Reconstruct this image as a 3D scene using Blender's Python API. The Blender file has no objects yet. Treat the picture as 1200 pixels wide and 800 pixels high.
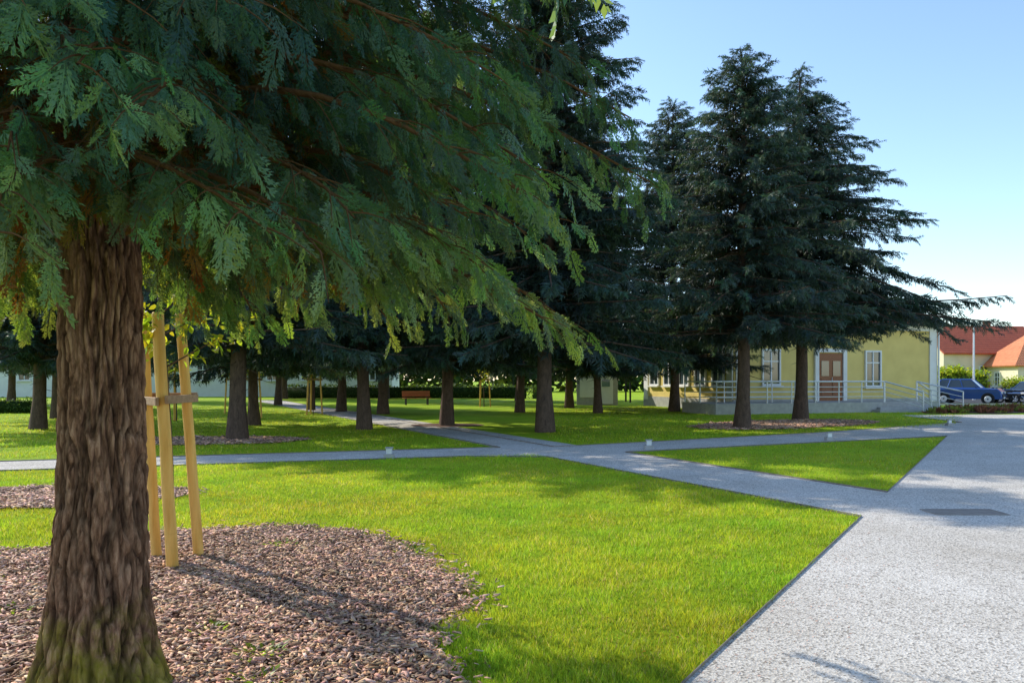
import bpy, math, random
import numpy as np
from mathutils import Vector, Matrix, noise as mnoise
random.seed(5)
RNG=np.random.default_rng(11)
S=bpy.context.scene
def link(o): S.collection.objects.link(o); return o

# ------------------------------------------------------------ materials
def newmat(name):
    m=bpy.data.materials.new(name); m.use_nodes=True
    nt=m.node_tree; nt.nodes.clear()
    out=nt.nodes.new('ShaderNodeOutputMaterial')
    return m,nt,out
def N(nt,t,**kw):
    n=nt.nodes.new(t)
    for k,v in kw.items():
        if k in n.inputs.keys(): n.inputs[k].default_value=v
        else: setattr(n,k,v)
    return n
def c4(c): return (c[0],c[1],c[2],1)
def ramp(nt,fac,stops):
    r=nt.nodes.new('ShaderNodeValToRGB'); e=r.color_ramp.elements
    e[0].position=stops[0][0]; e[0].color=c4(stops[0][1])
    e[1].position=stops[-1][0]; e[1].color=c4(stops[-1][1])
    for p,c in stops[1:-1]:
        x=e.new(p); x.color=c4(c)
    nt.links.new(fac,r.inputs[0]); return r.outputs[0]
def simple(name,a,b=None,scale=3,rough=.8,bump=0,bscale=40,metal=0,detail=6,stretch=None,spec=.3,coat=0):
    m,nt,out=newmat(name)
    p=N(nt,'ShaderNodeBsdfPrincipled'); p.inputs['Roughness'].default_value=rough
    p.inputs['Metallic'].default_value=metal; p.inputs['Specular IOR Level'].default_value=spec
    p.inputs['Coat Weight'].default_value=coat
    tc=N(nt,'ShaderNodeTexCoord'); mp=N(nt,'ShaderNodeMapping')
    if stretch: mp.inputs['Scale'].default_value=stretch
    nt.links.new(tc.outputs['Object'],mp.inputs[0])
    b=b or tuple(x*.8 for x in a)
    n=N(nt,'ShaderNodeTexNoise',Scale=scale,Detail=detail); nt.links.new(mp.outputs[0],n.inputs['Vector'])
    col=ramp(nt,n.outputs[0],[(.3,a),(.7,b)])
    nt.links.new(col,p.inputs['Base Color'])
    if bump:
        n2=N(nt,'ShaderNodeTexNoise',Scale=bscale,Detail=5); nt.links.new(mp.outputs[0],n2.inputs['Vector'])
        bp=N(nt,'ShaderNodeBump',Strength=bump,Distance=.02); nt.links.new(n2.outputs[0],bp.inputs['Height'])
        nt.links.new(bp.outputs[0],p.inputs['Normal'])
    nt.links.new(p.outputs[0],out.inputs[0]); return m
def leafmat(name,base,trans,tw=.4,rough=.55,spec=.25,attr=True):
    m,nt,out=newmat(name)
    p=N(nt,'ShaderNodeBsdfPrincipled',Roughness=rough); p.inputs['Specular IOR Level'].default_value=spec
    t=N(nt,'ShaderNodeBsdfTranslucent')
    def mul(c,sock):
        mx=N(nt,'ShaderNodeMix',data_type='RGBA',blend_type='MULTIPLY'); mx.inputs[0].default_value=1
        mx.inputs[6].default_value=c4(c)
        a=N(nt,'ShaderNodeAttribute',attribute_name='Col'); nt.links.new(a.outputs['Color'],mx.inputs[7])
        nt.links.new(mx.outputs[2],sock)
    mul(base,p.inputs['Base Color']); mul(trans,t.inputs[0])
    ms=N(nt,'ShaderNodeMixShader'); ms.inputs[0].default_value=tw
    nt.links.new(p.outputs[0],ms.inputs[1]); nt.links.new(t.outputs[0],ms.inputs[2])
    nt.links.new(ms.outputs[0],out.inputs[0]); return m
def glass(name,c=(.02,.03,.035)):
    m,nt,out=newmat(name)
    p=N(nt,'ShaderNodeBsdfPrincipled',Roughness=.06); p.inputs['Base Color'].default_value=c4(c)
    p.inputs['Specular IOR Level'].default_value=.9
    nt.links.new(p.outputs[0],out.inputs[0]); return m
def barkmat(name,stops,sc=(14,14,2.2),moss=None,bump=.8,fine=None):
    m,nt,out=newmat(name)
    p=N(nt,'ShaderNodeBsdfPrincipled',Roughness=.9); p.inputs['Specular IOR Level'].default_value=.15
    tc=N(nt,'ShaderNodeTexCoord'); mp=N(nt,'ShaderNodeMapping'); mp.inputs['Scale'].default_value=sc
    nt.links.new(tc.outputs['Object'],mp.inputs[0])
    n=N(nt,'ShaderNodeTexNoise',Scale=1.6,Detail=12,Roughness=.75,Distortion=.6); nt.links.new(mp.outputs[0],n.inputs['Vector'])
    fac=n.outputs[0]
    if fine:
        mp2=N(nt,'ShaderNodeMapping'); mp2.inputs['Scale'].default_value=fine; nt.links.new(tc.outputs['Object'],mp2.inputs[0])
        vv=N(nt,'ShaderNodeTexVoronoi',Scale=1.0,feature='DISTANCE_TO_EDGE'); 
        nn=N(nt,'ShaderNodeTexNoise',Scale=.6,Detail=5); nt.links.new(mp2.outputs[0],nn.inputs['Vector'])
        mv=N(nt,'ShaderNodeVectorMath',operation='MULTIPLY_ADD'); nt.links.new(nn.outputs['Color'],mv.inputs[0]); mv.inputs[1].default_value=(1.6,1.6,1.6); nt.links.new(mp2.outputs[0],mv.inputs[2])
        nt.links.new(mv.outputs[0],vv.inputs['Vector'])
        r1=N(nt,'ShaderNodeMapRange'); r1.inputs[1].default_value=0; r1.inputs[2].default_value=.2; r1.inputs[3].default_value=-.08; r1.inputs[4].default_value=.025; nt.links.new(vv.outputs['Distance'],r1.inputs[0])
        ad=N(nt,'ShaderNodeMath',operation='ADD'); nt.links.new(fac,ad.inputs[0]); nt.links.new(r1.outputs[0],ad.inputs[1]); fac=ad.outputs[0]
    col=ramp(nt,fac,stops)
    a=N(nt,'ShaderNodeAttribute',attribute_name='Col')
    mx=N(nt,'ShaderNodeMix',data_type='RGBA',blend_type='MULTIPLY'); mx.inputs[0].default_value=1
    nt.links.new(col,mx.inputs[6]); nt.links.new(a.outputs['Color'],mx.inputs[7])
    res=mx.outputs[2]
    if moss:
        sx=N(nt,'ShaderNodeSeparateXYZ'); nt.links.new(tc.outputs['Object'],sx.inputs[0])
        mr=N(nt,'ShaderNodeMapRange'); mr.inputs[1].default_value=1.05; mr.inputs[2].default_value=.2; nt.links.new(sx.outputs[2],mr.inputs[0])
        n3=N(nt,'ShaderNodeTexNoise',Scale=5,Detail=9,Roughness=.75); nt.links.new(tc.outputs['Object'],n3.inputs['Vector'])
        ma=N(nt,'ShaderNodeMath',operation='MULTIPLY'); nt.links.new(mr.outputs[0],ma.inputs[0]); nt.links.new(n3.outputs[0],ma.inputs[1])
        rr=ramp(nt,ma.outputs[0],[(.33,(0,0,0)),(.55,(.65,.65,.65))])
        m2=N(nt,'ShaderNodeMix',data_type='RGBA'); nt.links.new(rr,m2.inputs[0]); nt.links.new(res,m2.inputs[6])
        m3=N(nt,'ShaderNodeMix',data_type='RGBA',blend_type='MULTIPLY'); m3.inputs[0].default_value=1; m3.inputs[6].default_value=c4(moss); nt.links.new(a.outputs['Color'],m3.inputs[7])
        nt.links.new(m3.outputs[2],m2.inputs[7])
        res=m2.outputs[2]
    nt.links.new(res,p.inputs['Base Color'])
    bp=N(nt,'ShaderNodeBump',Strength=bump,Distance=.03); nt.links.new(fac,bp.inputs['Height']); nt.links.new(bp.outputs[0],p.inputs['Normal'])
    nt.links.new(p.outputs[0],out.inputs[0]); return m

def grassground():
    m,nt,out=newmat('lawn_grass')
    p=N(nt,'ShaderNodeBsdfPrincipled',Roughness=.85); p.inputs['Specular IOR Level'].default_value=.1
    tc=N(nt,'ShaderNodeTexCoord')
    n=N(nt,'ShaderNodeTexNoise',Scale=.45,Detail=8,Roughness=.7); nt.links.new(tc.outputs['Object'],n.inputs['Vector'])
    col=ramp(nt,n.outputs[0],[(.32,(.24,.41,.015)),(.5,(.37,.54,.018)),(.66,(.50,.58,.04))])
    n2=N(nt,'ShaderNodeTexNoise',Scale=22,Detail=7,Roughness=.85); nt.links.new(tc.outputs['Object'],n2.inputs['Vector'])
    c2=ramp(nt,n2.outputs[0],[(.36,(.5,.55,.4)),(.6,(1.15,1.1,1.1))])
    mx=N(nt,'ShaderNodeMix',data_type='RGBA',blend_type='MULTIPLY'); mx.inputs[0].default_value=1
    nt.links.new(col,mx.inputs[6]); nt.links.new(c2,mx.inputs[7]); nt.links.new(mx.outputs[2],p.inputs['Base Color'])
    bp=N(nt,'ShaderNodeBump',Strength=.8,Distance=.05); nt.links.new(n2.outputs[0],bp.inputs['Height']); nt.links.new(bp.outputs[0],p.inputs['Normal'])
    nt.links.new(p.outputs[0],out.inputs[0]); return m
def gravelmat():
    m,nt,out=newmat('washed_gravel')
    p=N(nt,'ShaderNodeBsdfPrincipled',Roughness=.9); p.inputs['Specular IOR Level'].default_value=.15
    tc=N(nt,'ShaderNodeTexCoord')
    v=N(nt,'ShaderNodeTexVoronoi',Scale=70); nt.links.new(tc.outputs['Object'],v.inputs['Vector'])
    bw=N(nt,'ShaderNodeRGBToBW'); nt.links.new(v.outputs['Color'],bw.inputs[0])
    col=ramp(nt,bw.outputs[0],[(.12,(.27,.245,.215)),(.4,(.58,.54,.49)),(.8,(.75,.71,.65))])
    n=N(nt,'ShaderNodeTexNoise',Scale=.5,Detail=12,Roughness=.75,Distortion=.3); nt.links.new(tc.outputs['Object'],n.inputs['Vector'])
    c2=ramp(nt,n.outputs[0],[(.32,(.78,.75,.70)),(.62,(1.04,1.03,1.01))])
    mx=N(nt,'ShaderNodeMix',data_type='RGBA',blend_type='MULTIPLY'); mx.inputs[0].default_value=1
    nt.links.new(col,mx.inputs[6]); nt.links.new(c2,mx.inputs[7]); nt.links.new(mx.outputs[2],p.inputs['Base Color'])
    bp=N(nt,'ShaderNodeBump',Strength=.4,Distance=.01); nt.links.new(v.outputs['Distance'],bp.inputs['Height']); nt.links.new(bp.outputs[0],p.inputs['Normal'])
    nt.links.new(p.outputs[0],out.inputs[0]); return m
def tilemat(name,a,b):
    m,nt,out=newmat(name)
    p=N(nt,'ShaderNodeBsdfPrincipled',Roughness=.8)
    tc=N(nt,'ShaderNodeTexCoord')
    n=N(nt,'ShaderNodeTexNoise',Scale=3,Detail=8); nt.links.new(tc.outputs['Object'],n.inputs['Vector'])
    nt.links.new(ramp(nt,n.outputs[0],[(.3,a),(.7,b)]),p.inputs['Base Color'])
    w=N(nt,'ShaderNodeTexWave',Scale=1.3,bands_direction='Z',Distortion=.4); nt.links.new(tc.outputs['Object'],w.inputs['Vector'])
    w2=N(nt,'ShaderNodeTexWave',Scale=1.6,bands_direction='X',Distortion=.2); nt.links.new(tc.outputs['Object'],w2.inputs['Vector'])
    ad=N(nt,'ShaderNodeMath',operation='ADD'); nt.links.new(w.outputs['Fac'],ad.inputs[0]); nt.links.new(w2.outputs['Fac'],ad.inputs[1])
    bp=N(nt,'ShaderNodeBump',Strength=.6,Distance=.05); nt.links.new(ad.outputs[0],bp.inputs['Height']); nt.links.new(bp.outputs[0],p.inputs['Normal'])
    nt.links.new(p.outputs[0],out.inputs[0]); return m

M={}
M['lawn']=grassground(); M['gravel']=gravelmat()
M['blade']=leafmat('grass_blades',(.48,.66,.035),(.84,.98,.05),.5,.5,.2)
M['soil']=simple('mulch_soil',(.17,.085,.055),(.09,.045,.03),12,.95,.8,60)
M['chip']=leafmat('wood_chips',(.86,.55,.40),(.1,.06,.04),.03,.75,.2)
M['cyp']=leafmat('cypress_foliage',(.062,.145,.080),(.26,.37,.035),.42,.5,.3)
M['spr']=leafmat('spruce_foliage',(.044,.080,.072),(.09,.15,.06),.3,.5,.3)
M['leaf']=leafmat('broad_leaves',(.25,.33,.02),(.6,.7,.03),.5,.45,.3)
M['hedge']=leafmat('hedge_leaves',(.07,.14,.03),(.16,.24,.02),.3,.6,.2)
M['redbed']=leafmat('red_bed_plants',(.24,.10,.06),(.2,.08,.03),.3,.6,.2)
M['barkC']=barkmat('cypress_bark',[(.30,(.07,.032,.018)),(.47,(.23,.118,.070)),(.68,(.47,.28,.18))],sc=(16,16,4.0),moss=(.26,.24,.012),bump=1.0,fine=(30,30,5))
M['bark']=barkmat('spruce_bark',[(.3,(.045,.031,.024)),(.7,(.17,.11,.08))],(8,8,3))
M['twig']=barkmat('dry_twigs',[(.3,(.11,.05,.02)),(.7,(.25,.125,.045))],(20,20,20))
M['wood']=simple('stake_wood',(.86,.53,.15),(.66,.35,.07),4,.6,.4,30,stretch=(6,6,.6))
M['wood2']=simple('plank_wood',(.45,.28,.16),(.3,.18,.1),4,.7,.4,30,stretch=(1,6,6))
M['steel']=simple('edging_steel',(.26,.23,.2),(.17,.14,.11),12,.7,.2,40,metal=.2)
M['grate']=simple('cast_grate',(.34,.30,.26),(.26,.22,.19),9,.8,.3,60)
M['rail']=simple('rail_metal',(.76,.77,.78),(.66,.67,.68),5,.4,metal=.2)
M['yellow']=simple('yellow_plaster',(.78,.61,.21),(.67,.51,.17),1.2,.9,.15,60)
M['cream']=simple('cream_plaster',(.72,.66,.48),(.62,.56,.4),1,.9,.15,60)
M['white']=simple('white_plaster',(.80,.79,.75),(.72,.71,.66),2,.85,.1,50)
M['pvc']=simple('white_frame',(.8,.8,.78),(.74,.74,.72),2,.5)
M['conc']=simple('concrete',(.44,.43,.41),(.34,.33,.32),5,.9,.3,50)
M['glass']=glass('window_glass',(.03,.045,.055))
M['door']=simple('door_wood',(.34,.13,.05),(.22,.08,.03),6,.5,.2,30,stretch=(6,6,.8))
M['tileR']=tilemat('red_roof_tiles',(.50,.11,.045),(.38,.08,.035))
M['tileO']=tilemat('orange_roof_tiles',(.66,.24,.10),(.52,.17,.07))
M['asph']=simple('asphalt',(.06,.06,.062),(.045,.045,.047),20,.9,.4,120)
M['dark']=simple('dark_metal',(.03,.03,.032),(.02,.02,.022),6,.5)
M['rubber']=simple('tyre_rubber',(.02,.02,.02),(.015,.015,.015),6,.85)
M['paintB']=simple('blue_car_paint',(.02,.08,.30),(.018,.07,.28),1,.25,metal=.3,coat=1)
M['paintS']=simple('slate_car_paint',(.04,.09,.20),(.035,.08,.18),1,.25,metal=.4,coat=1)
M['lampW']=simple('lamp_glass',(.8,.8,.78),(.7,.7,.68),3,.2)
M['redL']=simple('tail_light',(.4,.02,.02),(.35,.015,.015),3,.2)
M['brick']=simple('orange_brick',(.42,.17,.09),(.32,.12,.07),10,.9,.3,40)
M['benchw']=simple('bench_slats',(.55,.15,.05),(.42,.11,.04),4,.5,.2,30,stretch=(1,8,8))

# ------------------------------------------------------------ mesh helpers
def npmesh(name,blocks,mats,smooth=False):
    V=[];LI=[];LS=[];MI=[];C=[];off=0;lo=0
    for v,f,mi,c in blocks:
        v=np.asarray(v,dtype=np.float32).reshape(-1,3); f=np.asarray(f,dtype=np.int64)
        if len(f)==0: continue
        V.append(v); LI.append((f+off).ravel()); k=f.shape[1]
        LS.append(lo+np.arange(len(f))*k); lo+=f.size
        MI.append(np.full(len(f),mi)); 
        C.append(np.ones((len(v),3)) if c is None else np.broadcast_to(c,(len(v),3))); off+=len(v)
    V=np.concatenate(V);LI=np.concatenate(LI);LS=np.concatenate(LS);MI=np.concatenate(MI);C=np.concatenate(C)
    me=bpy.data.meshes.new(name)
    me.vertices.add(len(V)); me.vertices.foreach_set('co',V.ravel().astype(np.float32))
    me.loops.add(len(LI)); me.loops.foreach_set('vertex_index',LI.astype(np.int32))
    me.polygons.add(len(LS)); me.polygons.foreach_set('loop_start',LS.astype(np.int32))
    me.update(calc_edges=True)
    me.polygons.foreach_set('material_index',MI.astype(np.int32))
    if smooth: me.polygons.foreach_set('use_smooth',np.ones(len(LS),dtype=bool))
    at=me.color_attributes.new('Col','FLOAT_COLOR','POINT')
    at.data.foreach_set('color',np.concatenate([C,np.ones((len(C),1))],1).astype(np.float32).ravel())
    for m in mats: me.materials.append(m)
    me.update(); return me
def obj(name,me,loc=(0,0,0),rz=0,sc=1,parent=None):
    o=bpy.data.objects.new(name,me); link(o); o.location=loc; o.rotation_euler=(0,0,rz)
    o.scale=(sc,sc,sc) if not hasattr(sc,'__len__') else sc
    if parent: o.parent=parent
    return o
def empty(name,loc=(0,0,0),rz=0):
    o=bpy.data.objects.new(name,None); link(o); o.location=loc; o.rotation_euler=(0,0,rz); o.empty_display_size=.2; return o
class Acc:
    def __init__(s): s.v=[];s.f=[];s.m=[];s.mats=[]
    def mi(s,m):
        if m not in s.mats: s.mats.append(m)
        return s.mats.index(m)
    def add(s,vs,fs,m):
        o=len(s.v); k=s.mi(m); s.v+= [tuple(v) for v in vs]
        for f in fs: s.f.append(tuple(i+o for i in f)); s.m.append(k)
    def box(s,c,d,m,rz=0,rx=0,ry=0):
        R=Matrix.Rotation(rz,3,'Z')@Matrix.Rotation(ry,3,'Y')@Matrix.Rotation(rx,3,'X'); c=Vector(c)
        vs=[c+R@Vector((x*d[0]/2,y*d[1]/2,z*d[2]/2)) for x in(-1,1) for y in(-1,1) for z in(-1,1)]
        s.add(vs,[(0,1,3,2),(4,6,7,5),(0,4,5,1),(2,3,7,6),(0,2,6,4),(1,5,7,3)],m)
    def cyl(s,p0,p1,r0,r1,m,n=10,caps=True):
        p0=Vector(p0);p1=Vector(p1); d=(p1-p0).normalized()
        a=d.orthogonal().normalized(); b=d.cross(a); vs=[]
        for p,r in((p0,r0),(p1,r1)):
            for i in range(n):
                t=2*math.pi*i/n; vs.append(p+(a*math.cos(t)+b*math.sin(t))*r)
        fs=[(i,(i+1)%n,n+(i+1)%n,n+i) for i in range(n)]
        if caps: fs+= [tuple(range(n-1,-1,-1)),tuple(range(n,2*n))]
        s.add(vs,fs,m)
    def path(s,pts,r,m,n=8):
        for a,b in zip(pts[:-1],pts[1:]): s.cyl(a,b,r,r,m,n)
    def mesh(s,name,bevel=0,smooth=False):
        me=bpy.data.meshes.new(name); me.from_pydata(s.v,[],s.f); me.polygons.foreach_set('material_index',s.m)
        if smooth: me.polygons.foreach_set('use_smooth',[True]*len(s.f))
        for m in s.mats: me.materials.append(m)
        me.update(); return me
    def obj(s,name,loc=(0,0,0),rz=0,parent=None,bevel=0,smooth=False):
        o=obj(name,s.mesh(name,smooth=smooth),loc,rz,parent=parent)
        if bevel:
            b=o.modifiers.new('b','BEVEL'); b.width=bevel; b.segments=2; b.limit_method='ANGLE'
        return o
def frames(d,up):
    d=d/np.linalg.norm(d,axis=1,keepdims=True)
    y=np.cross(up,d); l=np.linalg.norm(y,axis=1,keepdims=True); y=y/np.maximum(l,1e-5)
    z=np.cross(d,y); return np.stack([d,y,z],2)
def instance(T,F,R,P,Sc,col,mi):
    m=len(P); n=len(T)
    V=np.einsum('mij,nj->mni',R,T)*Sc[:,None,None]+P[:,None,:]
    FF=(F[None]+(np.arange(m)*n)[:,None,None]).reshape(-1,F.shape[1])
    C=np.repeat(col,n,axis=0)
    return (V.reshape(-1,3),FF,mi,C)
def tubes(curves,n=5):
    V=[];F=[];off=0
    for pts,r in curves:
        pts=np.asarray(pts); r=np.asarray(r); k=len(pts)
        d=np.gradient(pts,axis=0); d/=np.maximum(np.linalg.norm(d,axis=1,keepdims=True),1e-6)
        ref=np.array([0,0,1.]) if abs(d[0,2])<.8 else np.array([1.,0,0])
        a=np.cross(d,ref); a/=np.maximum(np.linalg.norm(a,axis=1,keepdims=True),1e-6); b=np.cross(d,a)
        t=np.arange(n)*2*np.pi/n
        ring=pts[:,None]+(a[:,None]*np.cos(t)[None,:,None]+b[:,None]*np.sin(t)[None,:,None])*r[:,None,None]
        V.append(ring.reshape(-1,3))
        for i in range(k-1):
            for j in range(n):
                F.append((off+i*n+j,off+i*n+(j+1)%n,off+(i+1)*n+(j+1)%n,off+(i+1)*n+j))
        off+=k*n
    return np.concatenate(V),np.array(F)
def vnoise(x,y,s,seed,oc=4):
    g=np.random.default_rng(seed).random((64,64)); out=0;amp=1;tot=0
    for o in range(oc):
        u=x*s+13.7*o+200;v=y*s+7.3*o+200; iu=np.floor(u).astype(int);iv=np.floor(v).astype(int);fu=u-iu;fv=v-iv
        fu=fu*fu*(3-2*fu);fv=fv*fv*(3-2*fv)
        G=lambda a,b:g[a%64,b%64]
        out=out+amp*((G(iu,iv)*(1-fu)+G(iu+1,iv)*fu)*(1-fv)+(G(iu,iv+1)*(1-fu)+G(iu+1,iv+1)*fu)*fv); tot+=amp; amp*=.6; s*=2.1
    return np.clip((out/tot-.5)*1.8+.5,0,1)

# ------------------------------------------------------------ foliage templates
def strip(p,d,l,w,nrm,V,F,mid=.45):
    s=np.cross(nrm,d); s/=np.linalg.norm(s)+1e-9; o=len(V)
    V += [p, p+d*l*mid+s*w, p+d*l, p+d*l*mid-s*w]; F.append((o,o+1,o+2,o+3))
def tpl_cypress(seed,detail=True):
    r=np.random.default_rng(seed); V=[];F=[];n=np.array([0,0,1.])
    nb=9 if detail else 6
    def bend(x): return np.array([x,0.03*math.sin(4*x),-.30*x*x])
    strip(np.zeros(3),np.array([1,0,-.15]),.95,.012,n,V,F)
    for i in range(nb):
        t=.10+.86*i/nb
        for sg in(1,-1):
            tt=t+(.04 if sg>0 else 0)
            L=(.42*math.sin(math.pi*min(1,(tt*.8+.16)))**.8)*(1-.35*tt)*r.uniform(.6,1.2)
            a=math.radians(r.uniform(28,46)); p=bend(tt)
            d=np.array([math.cos(a),sg*math.sin(a),-.35-.3*tt+r.uniform(-.3,.2)]); d/=np.linalg.norm(d)
            if not detail:
                strip(p,d,L,.055,n,V,F); continue
            strip(p,d,L,.016,n,V,F,.6)
            ns=max(2,int(L/.085))
            for j in range(ns):
                u=(j+.7)/(ns+.3)
                for s2 in(1,-1):
                    a2=a*sg+s2*math.radians(27)
                    d2=np.array([math.cos(a2),math.sin(a2),-.35+r.uniform(-.3,.2)]); d2/=np.linalg.norm(d2)
                    l2=.16*(1-.5*u)*r.uniform(.6,1.25)
                    q=p+d*L*u; q=q+np.array([0,0,-.06*L*u*u])
                    strip(q,d2,l2,.019,n+r.normal(0,.45,3),V,F)
    return np.array(V),np.array(F)
def tpl_spruce(seed,nb=9,w=.03):
    r=np.random.default_rng(seed); V=[];F=[];n=np.array([0,0,1.])
    strip(np.zeros(3),np.array([1,0,-.1]),1,.04,n,V,F)
    for i in range(nb):
        t=.06+.9*i/nb
        for sg in(1,-1):
            a=math.radians(r.uniform(30,65)); L=(.40*(1-t)+.12)*r.uniform(.6,1.25)
            d=np.array([math.cos(a),sg*math.sin(a),r.uniform(-1.0,.15)]); d/=np.linalg.norm(d)
            strip(np.array([t,0,-.1*t]),d,L,w,n+r.normal(0,.6,3),V,F,.35)
        d=np.array([.5,r.uniform(-.3,.3),-.9]); d/=np.linalg.norm(d)
        strip(np.array([t,0,-.1*t]),d,.28*r.uniform(.5,1.2),w,np.array([r.normal(),r.normal(),0.]),V,F,.35)
    return np.array(V),np.array(F)
SPR=[tpl_spruce(s) for s in(1,2,3)]
CYP=[tpl_cypress(s) for s in(1,2,3)]; CYPL=tpl_cypress(9,False)

def conifer_mesh(name,H,zb,prof,seed,step=.34,nbr=(5,8),droop=.28,up=.12,tr=.2,dens=1.5,fl=.75,lean=(0,0),low=1.0,rmin=.6):
    r=np.random.default_rng(seed); curves=[];P=[];D=[];Sc=[];C=[]
    zz=np.linspace(0,H,14)
    def ctr(z): 
        k=(z/H); return np.array([lean[0]*k*k+.05*math.sin(z*.8),lean[1]*k*k+.05*math.cos(z*.6),z])
    rad=tr*(1-zz/H)**.8+.015; rad[0]*=1.35
    curves.append((np.array([ctr(z) for z in zz]),rad))
    for k in range(9):
        z0=r.uniform(zb*.55,zb+.3); az=r.uniform(0,6.28); l=r.uniform(.3,1.1); h=np.array([math.cos(az),math.sin(az),-.25])
        curves.append((ctr(z0)+h*l*np.linspace(0,1,4)[:,None],.016*(1-.8*np.linspace(0,1,4))))
    z=zb; lv=0
    while z<H-.15:
        nb=r.integers(*nbr); a0=r.uniform(0,6.28)
        for k in range(nb):
            az=a0+k*6.283/nb+r.normal(0,.25); 
            L=prof(z,az)*r.uniform(rmin,1.12)
            if L<.2: L=.2
            hz=np.array([math.cos(az),math.sin(az),0]); z0=z+r.uniform(-.3,.3)
            f=1-(z-zb)/(H-zb)
            dr=(droop*(.35+.65*f))*r.uniform(.55,1.3)
            if z-zb<1.2: dr*=low
            u=up+.45*(1-f)
            t=np.linspace(0,1,6)
            def pt(t): return ctr(z0)+hz*L*t+np.array([0,0,1])*(u*L*t-dr*L*1.3*t**1.6+.14*L*max(0,t-.7))
            bp=np.array([pt(x) for x in t]); curves.append((bp,(.010+.010*L)*(1-.85*t)))
            nf=max(4,int(L/.2*dens))
            sd=np.array([-hz[1],hz[0],0])
            lb=r.uniform(.7,1.3)
            for i in range(nf):
                tt=.10+.90*((i+r.uniform(0,1))/nf)**.85; tt=min(tt,1)
                sg=1 if i%2 else -1
                ang=math.radians(r.uniform(35,85)*(1-.65*tt))
                d=hz*math.cos(ang)+sd*sg*math.sin(ang)+np.array([0,0,r.uniform(-1.1,.15)-.15*f])
                P.append(pt(tt)); D.append(d)
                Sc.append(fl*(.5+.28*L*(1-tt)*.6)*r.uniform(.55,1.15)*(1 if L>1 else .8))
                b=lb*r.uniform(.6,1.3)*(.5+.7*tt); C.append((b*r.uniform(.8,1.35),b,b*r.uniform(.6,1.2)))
            P.append(bp[-2]); D.append(hz+np.array([0,0,-.1])); Sc.append(fl*.8*min(1,L)); C.append((1,1.1,1))
        z+=step*r.uniform(.75,1.25)*(.7+.5*(1-(z-zb)/(H-zb))*1); lv+=1
    for i in range(6):
        P.append(ctr(H-.1*i)); a=i*1.1; D.append(np.array([.35*math.cos(a),.35*math.sin(a),1.])); Sc.append(.4); C.append((1,1,1))
    P=np.array(P);D=np.array(D);Sc=np.array(Sc);C=np.array(C)
    D+=r.normal(0,.15,D.shape)
    up_=np.tile([0,0,1.],(len(P),1))+r.normal(0,.45,P.shape); R=frames(D,up_)
    tv,tf=tubes(curves,6)
    bl=[(tv,tf,0,None)]
    idx=r.integers(0,3,len(P))
    for k in range(3):
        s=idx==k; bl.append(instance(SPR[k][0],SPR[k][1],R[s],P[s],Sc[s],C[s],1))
    return npmesh(name,bl,[M['bark'],M['spr']])

# ------------------------------------------------------------ ground
def edge(y): return 4.07+.628*(y-9.18)      # left edge of the wide gravel walk
def sheet(name,polys,mat,z,fine=0):
    a=Acc()
    for p in polys: a.add([(x,y,z) for x,y in p],[tuple(range(len(p)))],mat)
    return a.obj(name)
a=Acc(); R0=900
a.add([(-R0,-R0,0),(R0,-R0,0),(R0,R0,0),(-R0,R0,0)],[(0,1,2,3)],M['lawn']); a.obj('ground_lawn')
def n1(y): return 4.07-.466*(y-9.18)
def f1(y): return 5.39-.466*(y-11.2)
p1=[(4.07,9.18),(edge(11.2),11.2),(f1(17.4),17.4),(f1(30),30),(f1(62),62),(n1(62),62),(n1(30),30),(n1(16.3),16.3)]
sheet('gravel_path',[p1],M['gravel'],.004)
p2=[(-30,6.8),(-8.97,13.8),(-1.07,16.4),(.6,16.55),(2.54,17.4),(6,19.2),(12.35,22.35),(edge(29.6),29.6),(9.3,23.8),(4,20.5),(1.01,18.75),(-.8,18.45),(-10,15.4),(-31,8.6)]
sheet('gravel_path',[p2],M['gravel'],.008)
walk=[(edge(-6),-6),(edge(9.18),9.18),(edge(22.4),22.4),(edge(29.6),29.6),(17.2,33.2),(17.6,35.6),(21.5,36.3),(23.5,36.2),(30,40),(44,50),(44,-6)]
sheet('gravel_walk',[walk],M['gravel'],.012)
sheet('street',[[(22,50),(140,50),(140,72),(22,72)]],M['asph'],.016)
a=Acc()
a.box((81,49.9,.06),(118,.15,.12),M['conc']); a.box((81,72.1,.06),(118,.15,.12),M['conc']); a.obj('street_kerb')
def edging(name,pts):
    a=Acc()
    for p,q in zip(pts[:-1],pts[1:]):
        dx,dy=q[0]-p[0],q[1]-p[1]; L=math.hypot(dx,dy)
        a.box(((p[0]+q[0])/2,(p[1]+q[1])/2,.011),(L,.006,.034),M['steel'],rz=math.atan2(dy,dx))
    a.obj(name)
edging('path_edging',[(edge(-4),-4),(4.07,9.18),(n1(16.3),16.3),(-1.07,16.4),(-8.97,13.8),(-30,6.8)])
edging('path_edging',[(edge(22.4),22.4),(edge(11.2),11.2),(f1(17.4),17.4),(6,19.2),(edge(22.4),22.4)])
edging('path_edging',[(-31,8.6),(-10,15.4),(-.8,18.45),(n1(18.5),18.6),(n1(60),60)])
edging('path_edging',[(f1(60),60),(1.01,18.75),(4,20.5),(9.3,23.8),(edge(29.6),29.6),(17.2,33.2)])

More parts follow.
